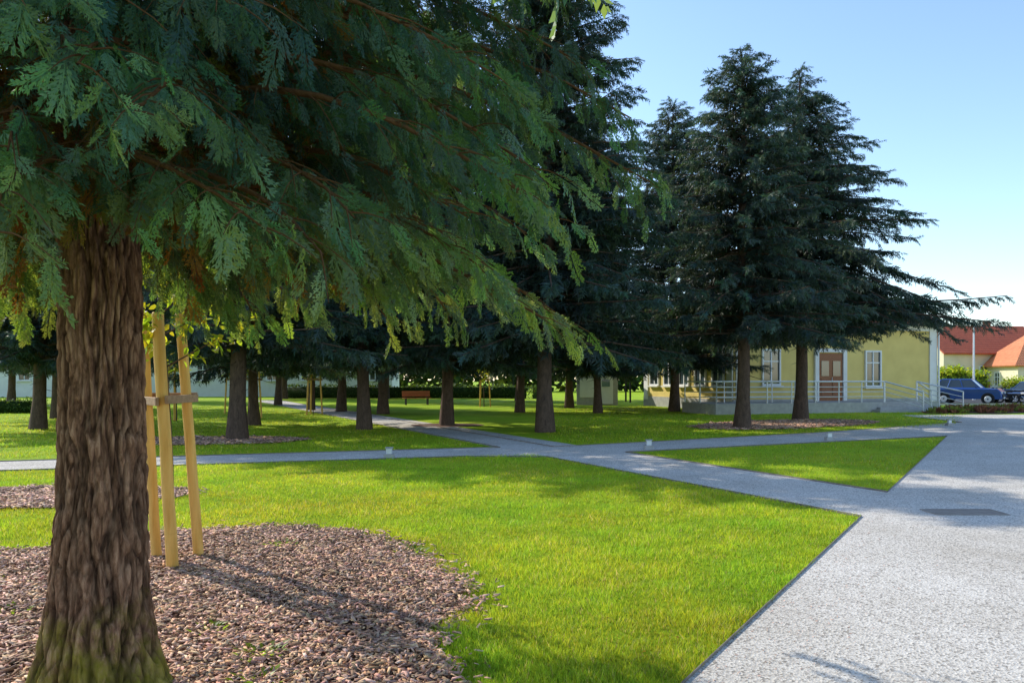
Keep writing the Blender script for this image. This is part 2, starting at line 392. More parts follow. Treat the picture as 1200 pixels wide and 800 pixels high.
# mulch beds
bedA=[(-.3,2.6),(-.3,4.16),(-.5,4.93),(-.34,5.5),(-.39,6.03),(-.72,6.9),(-1.3,7.85),(-1.8,8.25),(-2.4,8.5),(-3.1,8.4),(-3.8,8.0),(-4.3,7.4),(-5.3,7.0),(-6.4,5.6),(-6.2,3.2),(-4,2.2)]
def rough(poly,n=6,amp=.06,seed=1):
    r=random.Random(seed); o=[]
    for i in range(len(poly)):
        p=poly[i];q=poly[(i+1)%len(poly)]
        for k in range(n):
            t=k/n; o.append((p[0]+(q[0]-p[0])*t+r.uniform(-amp,amp),p[1]+(q[1]-p[1])*t+r.uniform(-amp,amp)))
    return o
bedA=rough(bedA)
def ell(cx,cy,rx,ry,rot=0,n=26,j=.06,seed=1):
    r=random.Random(seed); o=[]
    for i in range(n):
        t=6.2832*i/n; k=1+r.uniform(-j,j); x=rx*math.cos(t)*k;y=ry*math.sin(t)*k
        o.append((cx+x*math.cos(rot)-y*math.sin(rot),cy+x*math.sin(rot)+y*math.cos(rot)))
    return o
bedB=ell(-6.6,10.7,2.1,1.0,.1)
bedC=ell(-8.4,20.6,3.0,1.3,.1,seed=3); bedD=ell(9.9,28.4,4.6,1.9,.62,seed=4); bedE=ell(-2.3,27.9,1.3,1.1,0,seed=5)
for b in(bedA,bedB,bedC,bedD,bedE): sheet('mulch_bed',[b],M['soil'],.006)
def inpoly(px,py,poly):
    c=np.zeros(len(px),bool); n=len(poly); j=n-1
    for i in range(n):
        xi,yi=poly[i]; xj,yj=poly[j]
        k=((yi>py)!=(yj>py))&(px<(xj-xi)*(py-yi)/(yj-yi+1e-12)+xi); c^=k; j=i
    return c
def shift(poly,d):
    cx=sum(p[0] for p in poly)/len(poly);cy=sum(p[1] for p in poly)/len(poly)
    return [(p[0]+(p[0]-cx)/math.hypot(p[0]-cx,p[1]-cy)*d,p[1]+(p[1]-cy)/math.hypot(p[0]-cx,p[1]-cy)*d) for p in poly]
def chips(name,poly,n,size=1,spill=.12):
    r=RNG; xs=[p[0] for p in poly];ys=[p[1] for p in poly]
    x=r.uniform(min(xs)-.3,max(xs)+.3,n);y=r.uniform(min(ys)-.3,max(ys)+.3,n)
    k=inpoly(x,y,poly)|(inpoly(x,y,shift(poly,spill))&(r.random(n)<.35))|(inpoly(x,y,shift(poly,spill*2.5))&(r.random(n)<.05)); x=x[k];y=y[k];m=len(x)
    lowf=vnoise(x,y,2.5,5,3)
    P=np.stack([x,y,.012+r.random(m)*.022+.03*lowf],1)
    az=r.uniform(0,6.28,m); D=np.stack([np.cos(az),np.sin(az),r.normal(0,.25,m)],1)
    R=frames(D,np.tile([0,0,1.],(m,1))+r.normal(0,.36,(m,3)))
    T=np.array([[-.5,-.12,0],[.45,-.15,.0],[.5,.10,0],[-.42,.14,0],[-.5,-.12,-.08],[.45,-.15,-.08],[.5,.10,-.08],[-.42,.14,-.08]])
    F=np.array([[0,1,2,3],[0,4,5,1],[1,5,6,2],[2,6,7,3],[3,7,4,0]])
    b=r.uniform(.22,1.1,m)*(.75+.4*vnoise(x,y,1.3,9,3)); w=r.uniform(.8,1.12,m)
    C=np.stack([b*1.0,b*w,b*w*r.uniform(.7,1.15,m)],1)
    S_=size*r.uniform(.018,.068,m)
    me=npmesh(name,[instance(T,F,R,P,S_,C,0)],[M['chip']]); return obj(name,me)
chips('mulch_chips',bedA,120000); chips('mulch_chips',bedB,20000,1.3)
chips('mulch_chips',bedC,9000,2.2); chips('mulch_chips',bedD,20000,2.5)

def blades(name,region,n,ymin,ymax,h,w,power=1.0,xk=.78):
    r=RNG; u=r.random(n); y=ymin*(ymax/ymin)**u
    x=r.uniform(-1,1,n)*(xk*y+.8); k=region(x,y); x=x[k];y=y[k]
    thin=vnoise(x,y,4.5,3,3); k=r.random(len(x))<.5+.7*thin; x=x[k];y=y[k];m=len(x)
    g=(y/ymin)**.5
    patch=vnoise(x,y,.55,21,4); pt2=vnoise(x,y,3.2,33,4); yel=vnoise(x,y,.9,47,4)
    az=r.uniform(0,6.28,m); hh=h*r.uniform(.4,1.35,m)*(.55+.8*pt2); ww=w*g*r.uniform(.7,1.3,m)
    lean=r.uniform(.1,1.0,m)*hh; la=r.uniform(0,6.28,m)
    b0=np.stack([x-np.cos(az)*ww,y-np.sin(az)*ww,np.zeros(m)],1); b1=np.stack([x+np.cos(az)*ww,y+np.sin(az)*ww,np.zeros(m)],1)
    tp=np.stack([x+np.cos(la)*lean,y+np.sin(la)*lean,hh],1)
    V=np.stack([b0,b1,tp],1).reshape(-1,3); F=np.arange(3*m).reshape(-1,3)
    b=r.uniform(.55,1.1,m)*(.68+.26*patch+.30*pt2); yl=r.uniform(.75,1.2,m)*(.80+.5*yel)
    dry=r.random(m)<.03+.12*yel**2
    C=np.stack([b*yl,b,b*r.uniform(.6,1.6,m)],1); C[dry]=np.stack([b[dry]*1.5,b[dry]*.95,b[dry]*6],1)
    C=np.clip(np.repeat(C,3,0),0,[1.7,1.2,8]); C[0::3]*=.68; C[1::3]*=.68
    return obj(name,npmesh(name,[(V,F,0,C)],[M['blade']]))
def regA(x,y): return (x<edge(y)-.008)&(x<n1(y)-.008)&(y<13.8+.329*(x+8.97)-.02)&~inpoly(x,y,bedA)&~inpoly(x,y,bedB)
def regB(x,y): return (x<edge(y)-.03)&(x>f1(y)+.03)&(y<17.4+.5*(x-2.54)-.1)&(y>11.3)
def regC(x,y): return ((y>15.4+.335*(x+10)+.15)&(x<n1(y)-.1)&(x<0)|((y>18.75+.61*(x-1)+.15)&(x>f1(y)+.1)&(x>1)&(x<edge(y)-.2)))&~inpoly(x,y,bedC)&~inpoly(x,y,bedD)&~inpoly(x,y,bedE)
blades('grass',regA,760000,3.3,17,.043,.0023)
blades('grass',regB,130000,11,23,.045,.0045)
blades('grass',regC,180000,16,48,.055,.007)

def fallen(name,n,reg,y0,y1):
    r=RNG;y=y0*(y1/y0)**r.random(n);x=r.uniform(-.75,.75,n)*y;k=reg(x,y);x=x[k];y=y[k];m=len(x)
    T=np.array([[-.5,0,0],[-.1,.3,.1],[.5,0,0],[-.1,-.3,.12]]);F=np.array([[0,1,2,3]])
    az=r.uniform(0,6.28,m);D=np.stack([np.cos(az),np.sin(az),r.normal(0,.3,m)],1)
    R=frames(D,np.tile([0,0,1.],(m,1))+r.normal(0,.4,(m,3)))
    b=r.uniform(.4,.9,m);C=np.stack([b*1.1,b*.6,b*1.5],1)
    obj(name,npmesh(name,[instance(T,F,R,np.stack([x,y,np.full(m,.03)],1),r.uniform(.015,.035,m),C,0)],[M['leaf']]))
fallen('fallen_leaves',260,regA,3.5,16)
def debris():
    r=RNG; n=1500; y=3.6*(22/3.6)**r.random(n); x=edge(y)+np.abs(r.normal(0,.5,n))+.01; k=r.random(n)<.8; x=x[k];y=y[k];m=len(x)
    T=np.array([[-.5,-.2,0],[.5,-.15,0],[.4,.2,.1],[-.4,.2,.05]]);F=np.array([[0,1,2,3]])
    az=r.uniform(0,6.28,m);D=np.stack([np.cos(az),np.sin(az),r.normal(0,.1,m)],1)
    b=r.uniform(.25,1,m);C=np.stack([b,b*.95,b*1.0],1)
    obj('path_debris',npmesh('path_debris',[instance(T,F,frames(D,np.tile([0,0,1.],(m,1))),np.stack([x,y,np.full(m,.0165)],1),r.uniform(.006,.02,m),C,0)],[M['chip']]))
debris()
def weeds():
    r=RNG; P=[];D=[];C=[];Sc=[]
    for cx,cy,n in((-1.9,5.0,25),(-1.45,4.55,60),(-2.7,5.1,14),(-.9,7.2,30),(-2.2,7.6,30),(-4.2,6.3,30),(-3.9,7.2,25),(-3.4,5.4,20),(-1.3,4.15,30)):
        for i in range(n):
            a=r.uniform(0,6.28);d=r.uniform(0,.16);P.append((cx+d*math.cos(a),cy+d*math.sin(a),.03));
            D.append((math.cos(a),math.sin(a),r.uniform(.2,1)));Sc.append(r.uniform(.03,.07));b=r.uniform(.5,1);C.append((b*.8,b,b))
    P=np.array(P);D=np.array(D)
    T=np.array([[0,0,0],[.5,.2,.05],[1,0,-.1],[.5,-.2,.05]]);F=np.array([[0,1,2,3]])
    obj('weeds',npmesh('weeds',[instance(T,F,frames(D,np.tile([0,0,1.],(len(P),1))),P,np.array(Sc),np.array(C),0)],[M['leaf']]))
weeds()

# ------------------------------------------------------------ foreground cypress
def cypress():
    bx,by=-2.13,4.0
    na,nz=240,360; V=[];C=[]
    for iz in range(nz):
        z=-.05+6.5*(iz/(nz-1))**1.35
        cx=.04*math.exp(-max(z,0)*3)-.01+.075*(z/3.)+.02*math.sin(z*1.7); cy=.03*math.sin(z*1.3)
        r=.196-.011*z+.13*math.exp(-max(z,0)*3.2)
        for ia in range(na):
            t=2*math.pi*ia/na; ct,st=math.cos(t),math.sin(t)
            tw=t+.12*z
            fl=1+.09*math.exp(-max(z,0)*2.2)*math.sin(5*t+.7)+.04*math.sin(3*tw+1)+.025*math.sin(2*t)
            q=Vector((ct*3.2,st*3.2,z*1.3))+.6*mnoise.noise_vector(Vector((ct*1.6,st*1.6,z*3.2)))
            a1=min(1,abs(mnoise.noise(q*1.5))*3.8)
            a2=min(1,abs(mnoise.noise(Vector((ct*8,st*8,z*7.5))+.6*mnoise.noise_vector(Vector((ct*3,st*3,z*6)))))*3.2)
            n3_=mnoise.noise(Vector((ct*14,st*14,z*18)))
            h=.023*(a1-.5)+.012*(a2-.5)+.006*n3_
            rr=r*fl+h; V.append((cx+ct*rr,cy+st*rr,z))
            k=(.25+.75*a1**.7)*(.5+.5*a2**.7)*1.4; C.append((k,k,k))
    F=[]
    for i in range(nz-1):
        for j in range(na):
            F.append((i*na+j,i*na+(j+1)%na,(i+1)*na+(j+1)%na,(i+1)*na+j))
    r=np.random.default_rng(21)
    curves=[];P=[];D=[];Sc=[];Col=[]; dead=[]
    NB=260
    for b in range(NB):
        z0=2.42+ (b/NB)**1.35*6.5
        az=b*2.39996+r.normal(0,.2)
        hz=np.array([math.cos(az),math.sin(az),0]); sd=np.array([-hz[1],hz[0],0])
        L=(2.15 if z0<6 else 2.15-(z0-6)*.5)*r.uniform(.7,1.12)
        if z0<3.0: L*=.92
        L*=1+.24*max(0,math.cos(az-.75))
        if L<.6: L=.6
        z0c=.075*(z0/3.)
        def pt(t): return np.array([z0c,0,z0])+hz*L*t+np.array([0,0,1])*(.30*L*t-.52*L*t**1.9)+sd*.12*L*math.sin(t*3+b)
        t=np.linspace(0,1,9); bp=np.array([pt(x) for x in t]); curves.append((bp,(.008+.010*L)*(1-.88*t)))
        low=z0<4.9
        nsb=int(L/.085) if low else int(L/.3)
        bb0=r.uniform(.55,1.35)
        for i in range(nsb):
            tt=.2+.8*(i+r.uniform(0,1))/nsb; tt=min(tt,.99); sg=1 if i%2 else -1
            p=pt(tt); ang=math.radians(r.uniform(35,80)*(1-.5*tt))
            d=hz*math.cos(ang)+sd*sg*math.sin(ang)+np.array([0,0,r.uniform(-.55,.1)]); d/=np.linalg.norm(d)
            l=(.26+.5*(1-tt))*r.uniform(.5,1.15)
            s=np.linspace(0,1,4); sp=p+d*l*s[:,None]+np.array([0,0,-1])*(.32*l*s**2)[:,None]
            curves.append((sp,.004*(1-.75*s)))
            nsp=max(3,int(l/.07)) if low else 2
            for j in range(nsp):
                u=(j+r.uniform(.2,1))/nsp
                q=p+d*l*u+np.array([0,0,-.32*l*u*u])
                out=hz*.35+d*.55+sd*r.uniform(-.5,.5)+np.array([0,0,r.uniform(-1.9,-.3)])
                P.append(q);D.append(out);Sc.append(r.uniform(.10,.215) if low else r.uniform(.45,.7))
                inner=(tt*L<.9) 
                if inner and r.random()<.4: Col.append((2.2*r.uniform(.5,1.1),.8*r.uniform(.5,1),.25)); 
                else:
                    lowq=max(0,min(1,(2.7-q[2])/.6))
                    bb=bb0*r.uniform(.55,1.35)*(.5+.6*tt)*(1+.30*lowq); Col.append((bb*r.uniform(.7,1.15)*(1+.22*lowq),bb,bb*r.uniform(.8,1.7)*(1-.25*lowq)))  # inner sprays darkened, low ones yellowed: crown shade and backlight put into colour
                dead.append(low)
    P=np.array(P);D=np.array(D);Sc=np.array(Sc);Col=np.array(Col);low=np.array(dead)
    dist=np.linalg.norm(P+np.array([bx,by,0])-np.array([0,0,1.6]),axis=1); ok=dist>2.0
    D+=r.normal(0,.15,D.shape); R=frames(D,np.tile([0,0,1.],(len(P),1))+r.normal(0,.7,P.shape))
    bl=[(np.array(V),np.array(F),0,np.array(C))]
    tv,tf=tubes(curves,5); bl.append((tv,tf,1,None))
    idx=r.integers(0,3,len(P))
    for k in range(3):
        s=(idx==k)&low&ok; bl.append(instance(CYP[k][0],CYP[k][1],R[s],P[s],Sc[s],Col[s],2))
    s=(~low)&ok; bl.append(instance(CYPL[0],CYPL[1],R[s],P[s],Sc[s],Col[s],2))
    me=npmesh('cypress_tree',bl,[M['barkC'],M['twig'],M['cyp']])
    obj('cypress_tree',me,(bx,by,0))
cypress()

# ------------------------------------------------------------ broadleaf young tree + stakes
def sapling_mesh(seed,H=3.6,zb=1.9,n=420,rad=.75,ls=.075):
    r=np.random.default_rng(seed); curves=[];P=[];D=[]
    z=np.linspace(0,H,10); tr=np.stack([.03*np.sin(z*1.5)-.05*z*.6,.03*np.cos(z),z],1); curves.append((tr,.022*(1-z/H)+.005))
    for b in range(22):
        z0=zb+(H-zb)*b/22; az=b*2.4; L=rad*(1-.6*(z0-zb)/(H-zb))*r.uniform(.6,1.1)
        t=np.linspace(0,1,5); hz=np.array([math.cos(az),math.sin(az),0])
        bp=np.array([-.03*z0,0,z0])+hz*L*t[:,None]+np.array([0,0,1])*(.55*L*t)[:,None]; curves.append((bp,.008*(1-.8*t)))
        for i in range(n//22):
            u=r.uniform(.2,1); P.append(bp[0]+(bp[-1]-bp[0])*u+r.normal(0,.05,3)); D.append(hz*.5+r.normal(0,.6,3)+np.array([0,0,-.4]))
    P=np.array(P);D=np.array(D);T=np.array([[0,0,0],[.35,.27,.06],[.7,.2,.02],[1,0,-.1],[.7,-.2,.02],[.35,-.27,.06]]);F=np.array([[0,1,2,3],[0,3,4,5]])
    b=r.uniform(.6,1.3,len(P)); C=np.stack([b*r.uniform(.8,1.5,len(P)),b,b],1)
    tv,tf=tubes(curves,6)
    return npmesh('young_tree',[(tv,tf,0,None),instance(T,F,frames(D,np.tile([0,0,1.],(len(P),1))+r.normal(0,.5,P.shape)),P,r.uniform(.6,1.3,len(P))*ls,C,1)],[M['bark'],M['leaf']])
SAP=sapling_mesh(4,3.8,1.7,1300,.7,.085); SAP2=sapling_mesh(8,3.2,1.5,500,.6,.11)
obj('young_tree',SAP,(-2.98,6.86,0))
def stakes(loc,tops,bases,r=.05,zc=1.42,seed=1):
    e=empty('tree_stakes',loc); rr=random.Random(seed)
    for i,(b,t) in enumerate(zip(bases,tops)):
        a=Acc(); b=Vector(b);t=Vector(t); rad=r*rr.uniform(.95,1.15)
        n=6; pts=[b.lerp(t,k/n)+Vector((rr.uniform(-1,1),rr.uniform(-1,1),0))*.004 for k in range(n+1)]
        for k in range(n): a.cyl(pts[k],pts[k+1],rad*(1-.04*k/n),rad*(1-.04*(k+1)/n),M['wood'],16,caps=False)
        a.cyl(pts[-1],pts[-1]+Vector((0,0,.015)),rad*.96,rad*.8,M['wood'],16)
        a.obj('stake_%d'%(i+1),parent=e,smooth=False)
    a=Acc()
    def at(i,z): 
        b=Vector(bases[i]);t=Vector(tops[i]); return b.lerp(t,(z-b.z)/(t.z-b.z))
    k=0
    for i,j in((0,1),(1,2),(2,0)):
        p=at(i,zc+.015*k);q=at(j,zc+.015*k);k+=1; d=(q-p); n=Vector((d.y,-d.x,0)).normalized()
        c=(p+q)/2; cc=Vector((sum(at(m,zc).x for m in range(3))/3,sum(at(m,zc).y for m in range(3))/3,zc))
        if n.dot(c-cc)<0: n=-n
        c=c+n*(r+.018); a.box(c,(d.length+.16,.028,.07),M['wood2'],rz=math.atan2(d.y,d.x))
    a.obj('crossbars',parent=e,bevel=.004)
stakes((-2.96,6.86,0),[(-.34,.18,2.2),(.0,-.27,2.15),(-.03,.24,2.18)],[(-.21,.18,-.05),(.11,-.23,-.05),(.155,.22,-.05)],.045)
for (x,y) in((-10.9,33),(-9.2,36.5),(-13.5,38),(-1.7,47),(-13,30.5)):
    obj('young_tree',SAP2,(x,y,0),rz=x)
    stakes((x,y,0),[(.3*math.cos(t),.3*math.sin(t),2.1) for t in(0,2.1,4.2)],[(.42*math.cos(t),.42*math.sin(t),-.02) for t in(0,2.1,4.2)],.04,1.6)

# ------------------------------------------------------------ conifers
def p_pow(H,mx,p,z0=3): return lambda z,az: mx*(max(0,min(1,(H-z)/(H-z0))))**p+.12
def p_N(z,az):
    b=.69*(13.9-z)+.25
    b*=.82+.22*math.cos(az+.1)
    return min(b,6.9) if z>4.3 else min(b,4.6)
TM=conifer_mesh('spruce_M',12.3,3.2,p_pow(12.3,3.9,.62,3.5),31,step=.225,nbr=(6,9),dens=2.4,tr=.22,droop=.38,fl=.72,up=.06,low=.5)
TN=conifer_mesh('spruce_N',13.9,3.7,p_N,32,step=.28,nbr=(6,9),dens=2.1,tr=.24,droop=.42,fl=.8,up=.02,low=.35,rmin=.66)
TA=conifer_mesh('fir_A',13.0,2.5,p_pow(13,4.0,.7),33,step=.27,nbr=(6,9),dens=1.9,tr=.22,droop=.32,fl=.8,low=.6)
TB=conifer_mesh('fir_B',16,2.7,p_pow(16,4.1,.62),34,step=.26,nbr=(6,9),dens=2.0,tr=.21,droop=.34,fl=.8,low=.6)
TC=conifer_mesh('fir_C',11,2.4,p_pow(11,4.0,.55),35,step=.28,nbr=(6,9),dens=1.8,tr=.18,droop=.32,fl=.8,lean=(.5,0),low=.6)
obj('spruce_tree',TM,(7.57,25.9,0)); obj('spruce_tree',TN,(11.5,31.4,0))
def T(me,x,y,rz,s=1): obj('conifer_tree',me,(x,y,0),rz,s)
T(TA,-15.3,25.5,1,.9); T(TA,-7.3,21.1,2,(.98,.98,1.0)); T(TC,-9.1,27.9,3,.95); T(TB,-8.65,40,.5,1); T(TB,-4.8,25.5,4,(.92,.92,1.0))  # last tree made taller than its thin trunks, to shade the gravel walk
T(TA,-6.1,37,5,1.0); T(TB,-2.26,27.9,1.5,.95); T(TB,1.05,24.2,2.5,1.08); T(TC,.42,38.9,.7,1.1); T(TA,3.3,44.8,2.1,1.05)
T(TB,4.1,38,4.4,.85); T(TB,8.2,40,5.5,(1.05,1.05,.97)); T(TC,-10.7,42,.2,1.0); T(TA,-19,33,2.4,.9); T(TC,-23,44,3.3,1.2)
T(TB,-14.8,50,1.1,.95); T(TA,-4.5,54,1.9,.95); T(TB,0.5,60,.9,1.0); T(TA,7,62,3.9,1.0); T(TA,-28,60,3.9,1.1); T(TC,-10.5,66,1,1.3)
T(TA,-33,52,1.1,1.0); T(TC,-19,66,2,1.3)

# ------------------------------------------------------------ hedges and shrubs
def leafbox(name,c,d,n,ls,mat,rz=0,core=True,lump=.08):
    r=RNG; P=r.uniform(-.5,.5,(n,3)); 
    ax=r.choice(3,n,p=[.2,.4,.4]); sg=np.where(r.random(n)<.5,-.5,.5); sg=np.where(ax==2,.5,sg)
    P[np.arange(n),ax]=sg
    P=P*np.array(d); P+=r.normal(0,lump,P.shape); P[:,2]+=.1*np.sin(P[:,0]*1.7)*(P[:,2]>0)
    D=r.normal(0,1,P.shape); R=frames(D,r.normal(0,1,P.shape))
    Tt=np.array([[0,0,0],[.5,.3,.05],[1,0,0],[.5,-.3,.05]]);F=np.array([[0,1,2,3]])
    b=r.uniform(.5,1.4,n);C=np.stack([b*r.uniform(.8,1.3,n),b,b],1)
    bl=[instance(Tt,F,R,P,r.uniform(.6,1.3,n)*ls,C,0)]
    x,y,z=np.array(d)/2*.93
    cv=np.array([(a*x,b_*y,e*z) for a in(-1,1) for b_ in(-1,1) for e in(-1,1)]); cf=np.array([(0,1,3,2),(4,6,7,5),(0,4,5,1),(2,3,7,6),(0,2,6,4),(1,5,7,3)])
    if core: bl.append((cv,cf,0,np.full((8,3),.4)))
    return obj(name,npmesh(name,bl,[mat]),c,rz)
leafbox('hedge',(-9,68,.5),(22,1.2,1.0),7000,.16,M['hedge'])
leafbox('hedge',(-27,38,.3),(8,1.1,.6),4000,.12,M['hedge'],rz=.1)
def lowbed(cx,cy,L,Wd,rz,n):
    pts=[(cx+x*math.cos(rz)-y*math.sin(rz),cy+x*math.sin(rz)+y*math.cos(rz)) for x,y in((-L/2,-Wd/2),(L/2,-Wd/2),(L/2,Wd/2),(-L/2,Wd/2))]
    sheet('mulch_bed',[pts],M['soil'],.022); 
    r=RNG; P=[];D=[];C=[];Sc=[]
    for i in range(n):
        x=r.uniform(-.48,.48)*L;y=r.uniform(-.45,.45)*Wd; h=r.uniform(.1,.36); g=r.random()<.35
        for k in range(26):
            a=r.uniform(0,6.28); P.append((cx+x*math.cos(rz)-y*math.sin(rz)+r.normal(0,.06),cy+x*math.sin(rz)+y*math.cos(rz)+r.normal(0,.06),.02))
            D.append((.6*math.cos(a),.6*math.sin(a),r.uniform(.5,1.6))); Sc.append(h*r.uniform(.7,1.3)); b=r.uniform(.6,1.4)
            C.append((b*.8,b*2.2,b*.7) if g else (b,b,b))
    P=np.array(P);D=np.array(D); Tt=np.array([[0,0,0],[.5,.16,.05],[1,0,0],[.5,-.16,.05]]);F=np.array([[0,1,2,3]])
    obj('ornamental_bed',npmesh('ornamental_bed',[instance(Tt,F,frames(D,np.tile([0,1.,0],(len(P),1))),P,np.array(Sc),np.array(C),0)],[M['redbed']]))
lowbed(25.6,40.6,9,3.2,.55,200); lowbed(35.5,46.6,11,2.6,.5,190); lowbed(20.8,37.9,2.4,1.0,.3,26)
for x,y,s in((40,72.5,2.3),(42.4,73,2.0),(46,72.2,1.4)):
    leafbox('shrub',(x,y,s/2),(s*1.1,s,s),1800,.2*s/1.6,M['leaf'],lump=.25)
def belt():
    r=RNG;P=[];C=[]
    x=-120
    while x<34:
        h=r.uniform(6,10);w=r.uniform(3,5);y=r.uniform(104,118)
        n=420; a=r.uniform(0,6.28,n);q=r.random(n)**.4;zt=r.uniform(0,1,n)
        prof=np.sin(np.pi*np.clip(zt*.85+.12,0,1))**.6
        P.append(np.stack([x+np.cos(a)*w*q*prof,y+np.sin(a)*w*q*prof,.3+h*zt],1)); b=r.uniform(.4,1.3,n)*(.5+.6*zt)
        C.append(np.stack([b*r.uniform(.8,1.3),b,b*.8],1)); x+=w*r.uniform(.8,1.3)
    P=np.concatenate(P);C=np.concatenate(C);n=len(P)
    Tt=np.array([[0,0,0],[.5,.35,.05],[1,0,0],[.5,-.35,.05]]);F=np.array([[0,1,2,3]])
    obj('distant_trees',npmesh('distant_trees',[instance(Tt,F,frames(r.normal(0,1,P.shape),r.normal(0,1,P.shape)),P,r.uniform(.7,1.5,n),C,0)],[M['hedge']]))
belt()

# ------------------------------------------------------------ buildings
def window(W,G,c,w,h,nx,ny,rz,depth=.12,cross=True):
    n=Vector((nx,ny,0)); c=Vector(c)
    G.box(c+n*.02,(w,.03,h),M['glass'],rz=rz)
    fw=.09
    for s in(-1,1):
        t=Vector((-ny,nx,0))
        W.box(c+t*s*(w/2+fw/2)+n*.05,(fw,depth,h+2*fw),M['pvc'],rz=rz)
        W.box(c+Vector((0,0,s*(h/2+fw/2)))+n*.05,(w,depth-.004,fw),M['pvc'],rz=rz)
    if cross:
        W.box(c+n*.045,(.07,.05,h),M['pvc'],rz=rz); W.box(c+n*.048+Vector((0,0,h*.18)),(w,.046,.06),M['pvc'],rz=rz)
    W.box(c+n*.10+Vector((0,0,-h/2-.13)),(w+.35,.24,.07),M['white'],rz=rz)
def yellow_building():
    e=empty('yellow_building',(11.25,40,0),math.atan2(2.95,9))
    LU,LV,HT=13.2,9.6,4.35
    w=Acc(); w.box((LU/2,LV/2,HT/2+.2),(LU,LV,HT-.4),M['yellow']); w.box((LU/2,LV/2,.3),(LU+.1,LV+.1,.6),M['conc'])
    w.obj('walls',parent=e)
    t=Acc()
    for u in(.35,LU-.35): t.box((u,-.03,HT/2+.2),(.5,.1,HT-.42),M['white'])
    t.box((LU/2,-.06,HT+.1),(LU+.5,.22,.3),M['white']); t.box((-.06,LV/2,HT+.1),(.22,LV+.3,.3),M['white'])
    t.box((-.03,.3,HT/2+.2),(.1,.5,HT-.42),M['white']); t.box((-.03,LV-.3,HT/2+.2),(.1,.5,HT-.42),M['white'])
    t.box((LU+.06,LV/2,HT+.1),(.22,LV+.3,.3),M['white'])
    t.obj('cornice_and_pilasters',parent=e)
    W=Acc();G=Acc()
    window(W,G,(2.2,0,2.25),.95,1.7,0,-1,0)
    for k in range(5): window(W,G,(0,1.35+k*1.72,2.35),.95,2.0,-1,0,math.pi/2)
    window(W,G,(8.7,0,2.2),.9,1.8,0,-1,0)
    W.obj('window_frames',parent=e); G.obj('window_glass',parent=e)
    d=Acc(); c=5.9
    d.box((c,-.03,1.75),(1.5,.1,2.5),M['door']); 
    for s in(-1,1):
        d.box((c+s*.37,-.09,1.25),(.5,.04,.9),M['door']); d.box((c+s*.37,-.09,2.2),(.48,.03,.8),M['glass'])
        d.box((c+s*.9,-.06,1.8),(.24,.16,2.6),M['white'])
    d.box((c,-.06,3.16),(2.04,.18,.2),M['white']); d.cyl((c+.06,-.12,1.5),(c+.06,-.12,1.75),.015,.015,M['rail'])
    d.obj('door',parent=e)
    r=Acc(); o=.55; z0=HT+.26; zr=z0+3.6
    v=[(-o,-o,z0),(LU+o,-o,z0),(LU+o,LV+o,z0),(-o,LV+o,z0),(4.2,LV/2,zr),(LU-4.2,LV/2,zr)]
    r.add(v,[(0,1,5,4),(1,2,5),(2,3,4,5),(3,0,4)],M['tileR']); r.add([(x,y,z-.004) for x,y,z in v[:4]],[(3,2,1,0)],M['white'])
    r.obj('roof',parent=e)
    c_=Acc(); c_.box((4.5,LV/2+1,zr-.2),(.6,.8,1.8),M['brick']); c_.box((4.5,LV/2+1,zr+.75),(.75,.95,.1),M['conc']); c_.obj('chimney',parent=e)
    g=Acc()
    g.cyl((-o,-o-.06,z0-.02),(LU+o,-o-.06,z0-.02),.07,.07,M['dark']); g.cyl((LU-.05,-.14,.4),(LU-.05,-.14,z0),.05,.05,M['rail']); g.obj('gutter',parent=e)
    t=Acc(); t.box((1.9,-1.55,.25),(9.8,3.0,.5),M['conc']); t.obj('terrace',parent=e)
    s=Acc()
    for k in range(4): s.box((8.0,-1.2,.5-.0625-k*.125),(2.4+k*.64,3.0+k*.6,.125),M['conc'])
    s.obj('steps',parent=e)
    R=Acc()
    def rail(p,q,zp=.5,zq=.5):
        p=Vector(p);q=Vector(q); L=(q-p).length; n=max(1,round(L/1.35))
        for k in range(n+1):
            x=p.lerp(q,k/n); z=zp+(zq-zp)*k/n; R.cyl((x.x,x.y,z-.02),(x.x,x.y,z+1.02),.03,.03,M['rail'],8)
        for hh in(.28,.52,.76): R.cyl((p.x,p.y,zp+hh),(q.x,q.y,zq+hh),.02,.02,M['rail'],6)
        R.cyl((p.x,p.y,zp+1.02),(q.x,q.y,zq+1.02),.038,.038,M['rail'],8)
    rail((-2.9,-2.95,0),(6.7,-2.95,0)); rail((-2.9,-2.95,0),(-2.9,-.15,0)); rail((-2.9,-1.5,0),(3.9,-1.5,0))
    rail((6.75,-2.95,0),(7.7,-4.4,0),.5,0.0); rail((9.1,-2.6,0),(10.2,-4.4,0),.5,0.0); rail((9.2,-2.55,0),(10.9,-1.8,0),.5,0)
    R.obj('railing',parent=e)
yellow_building()

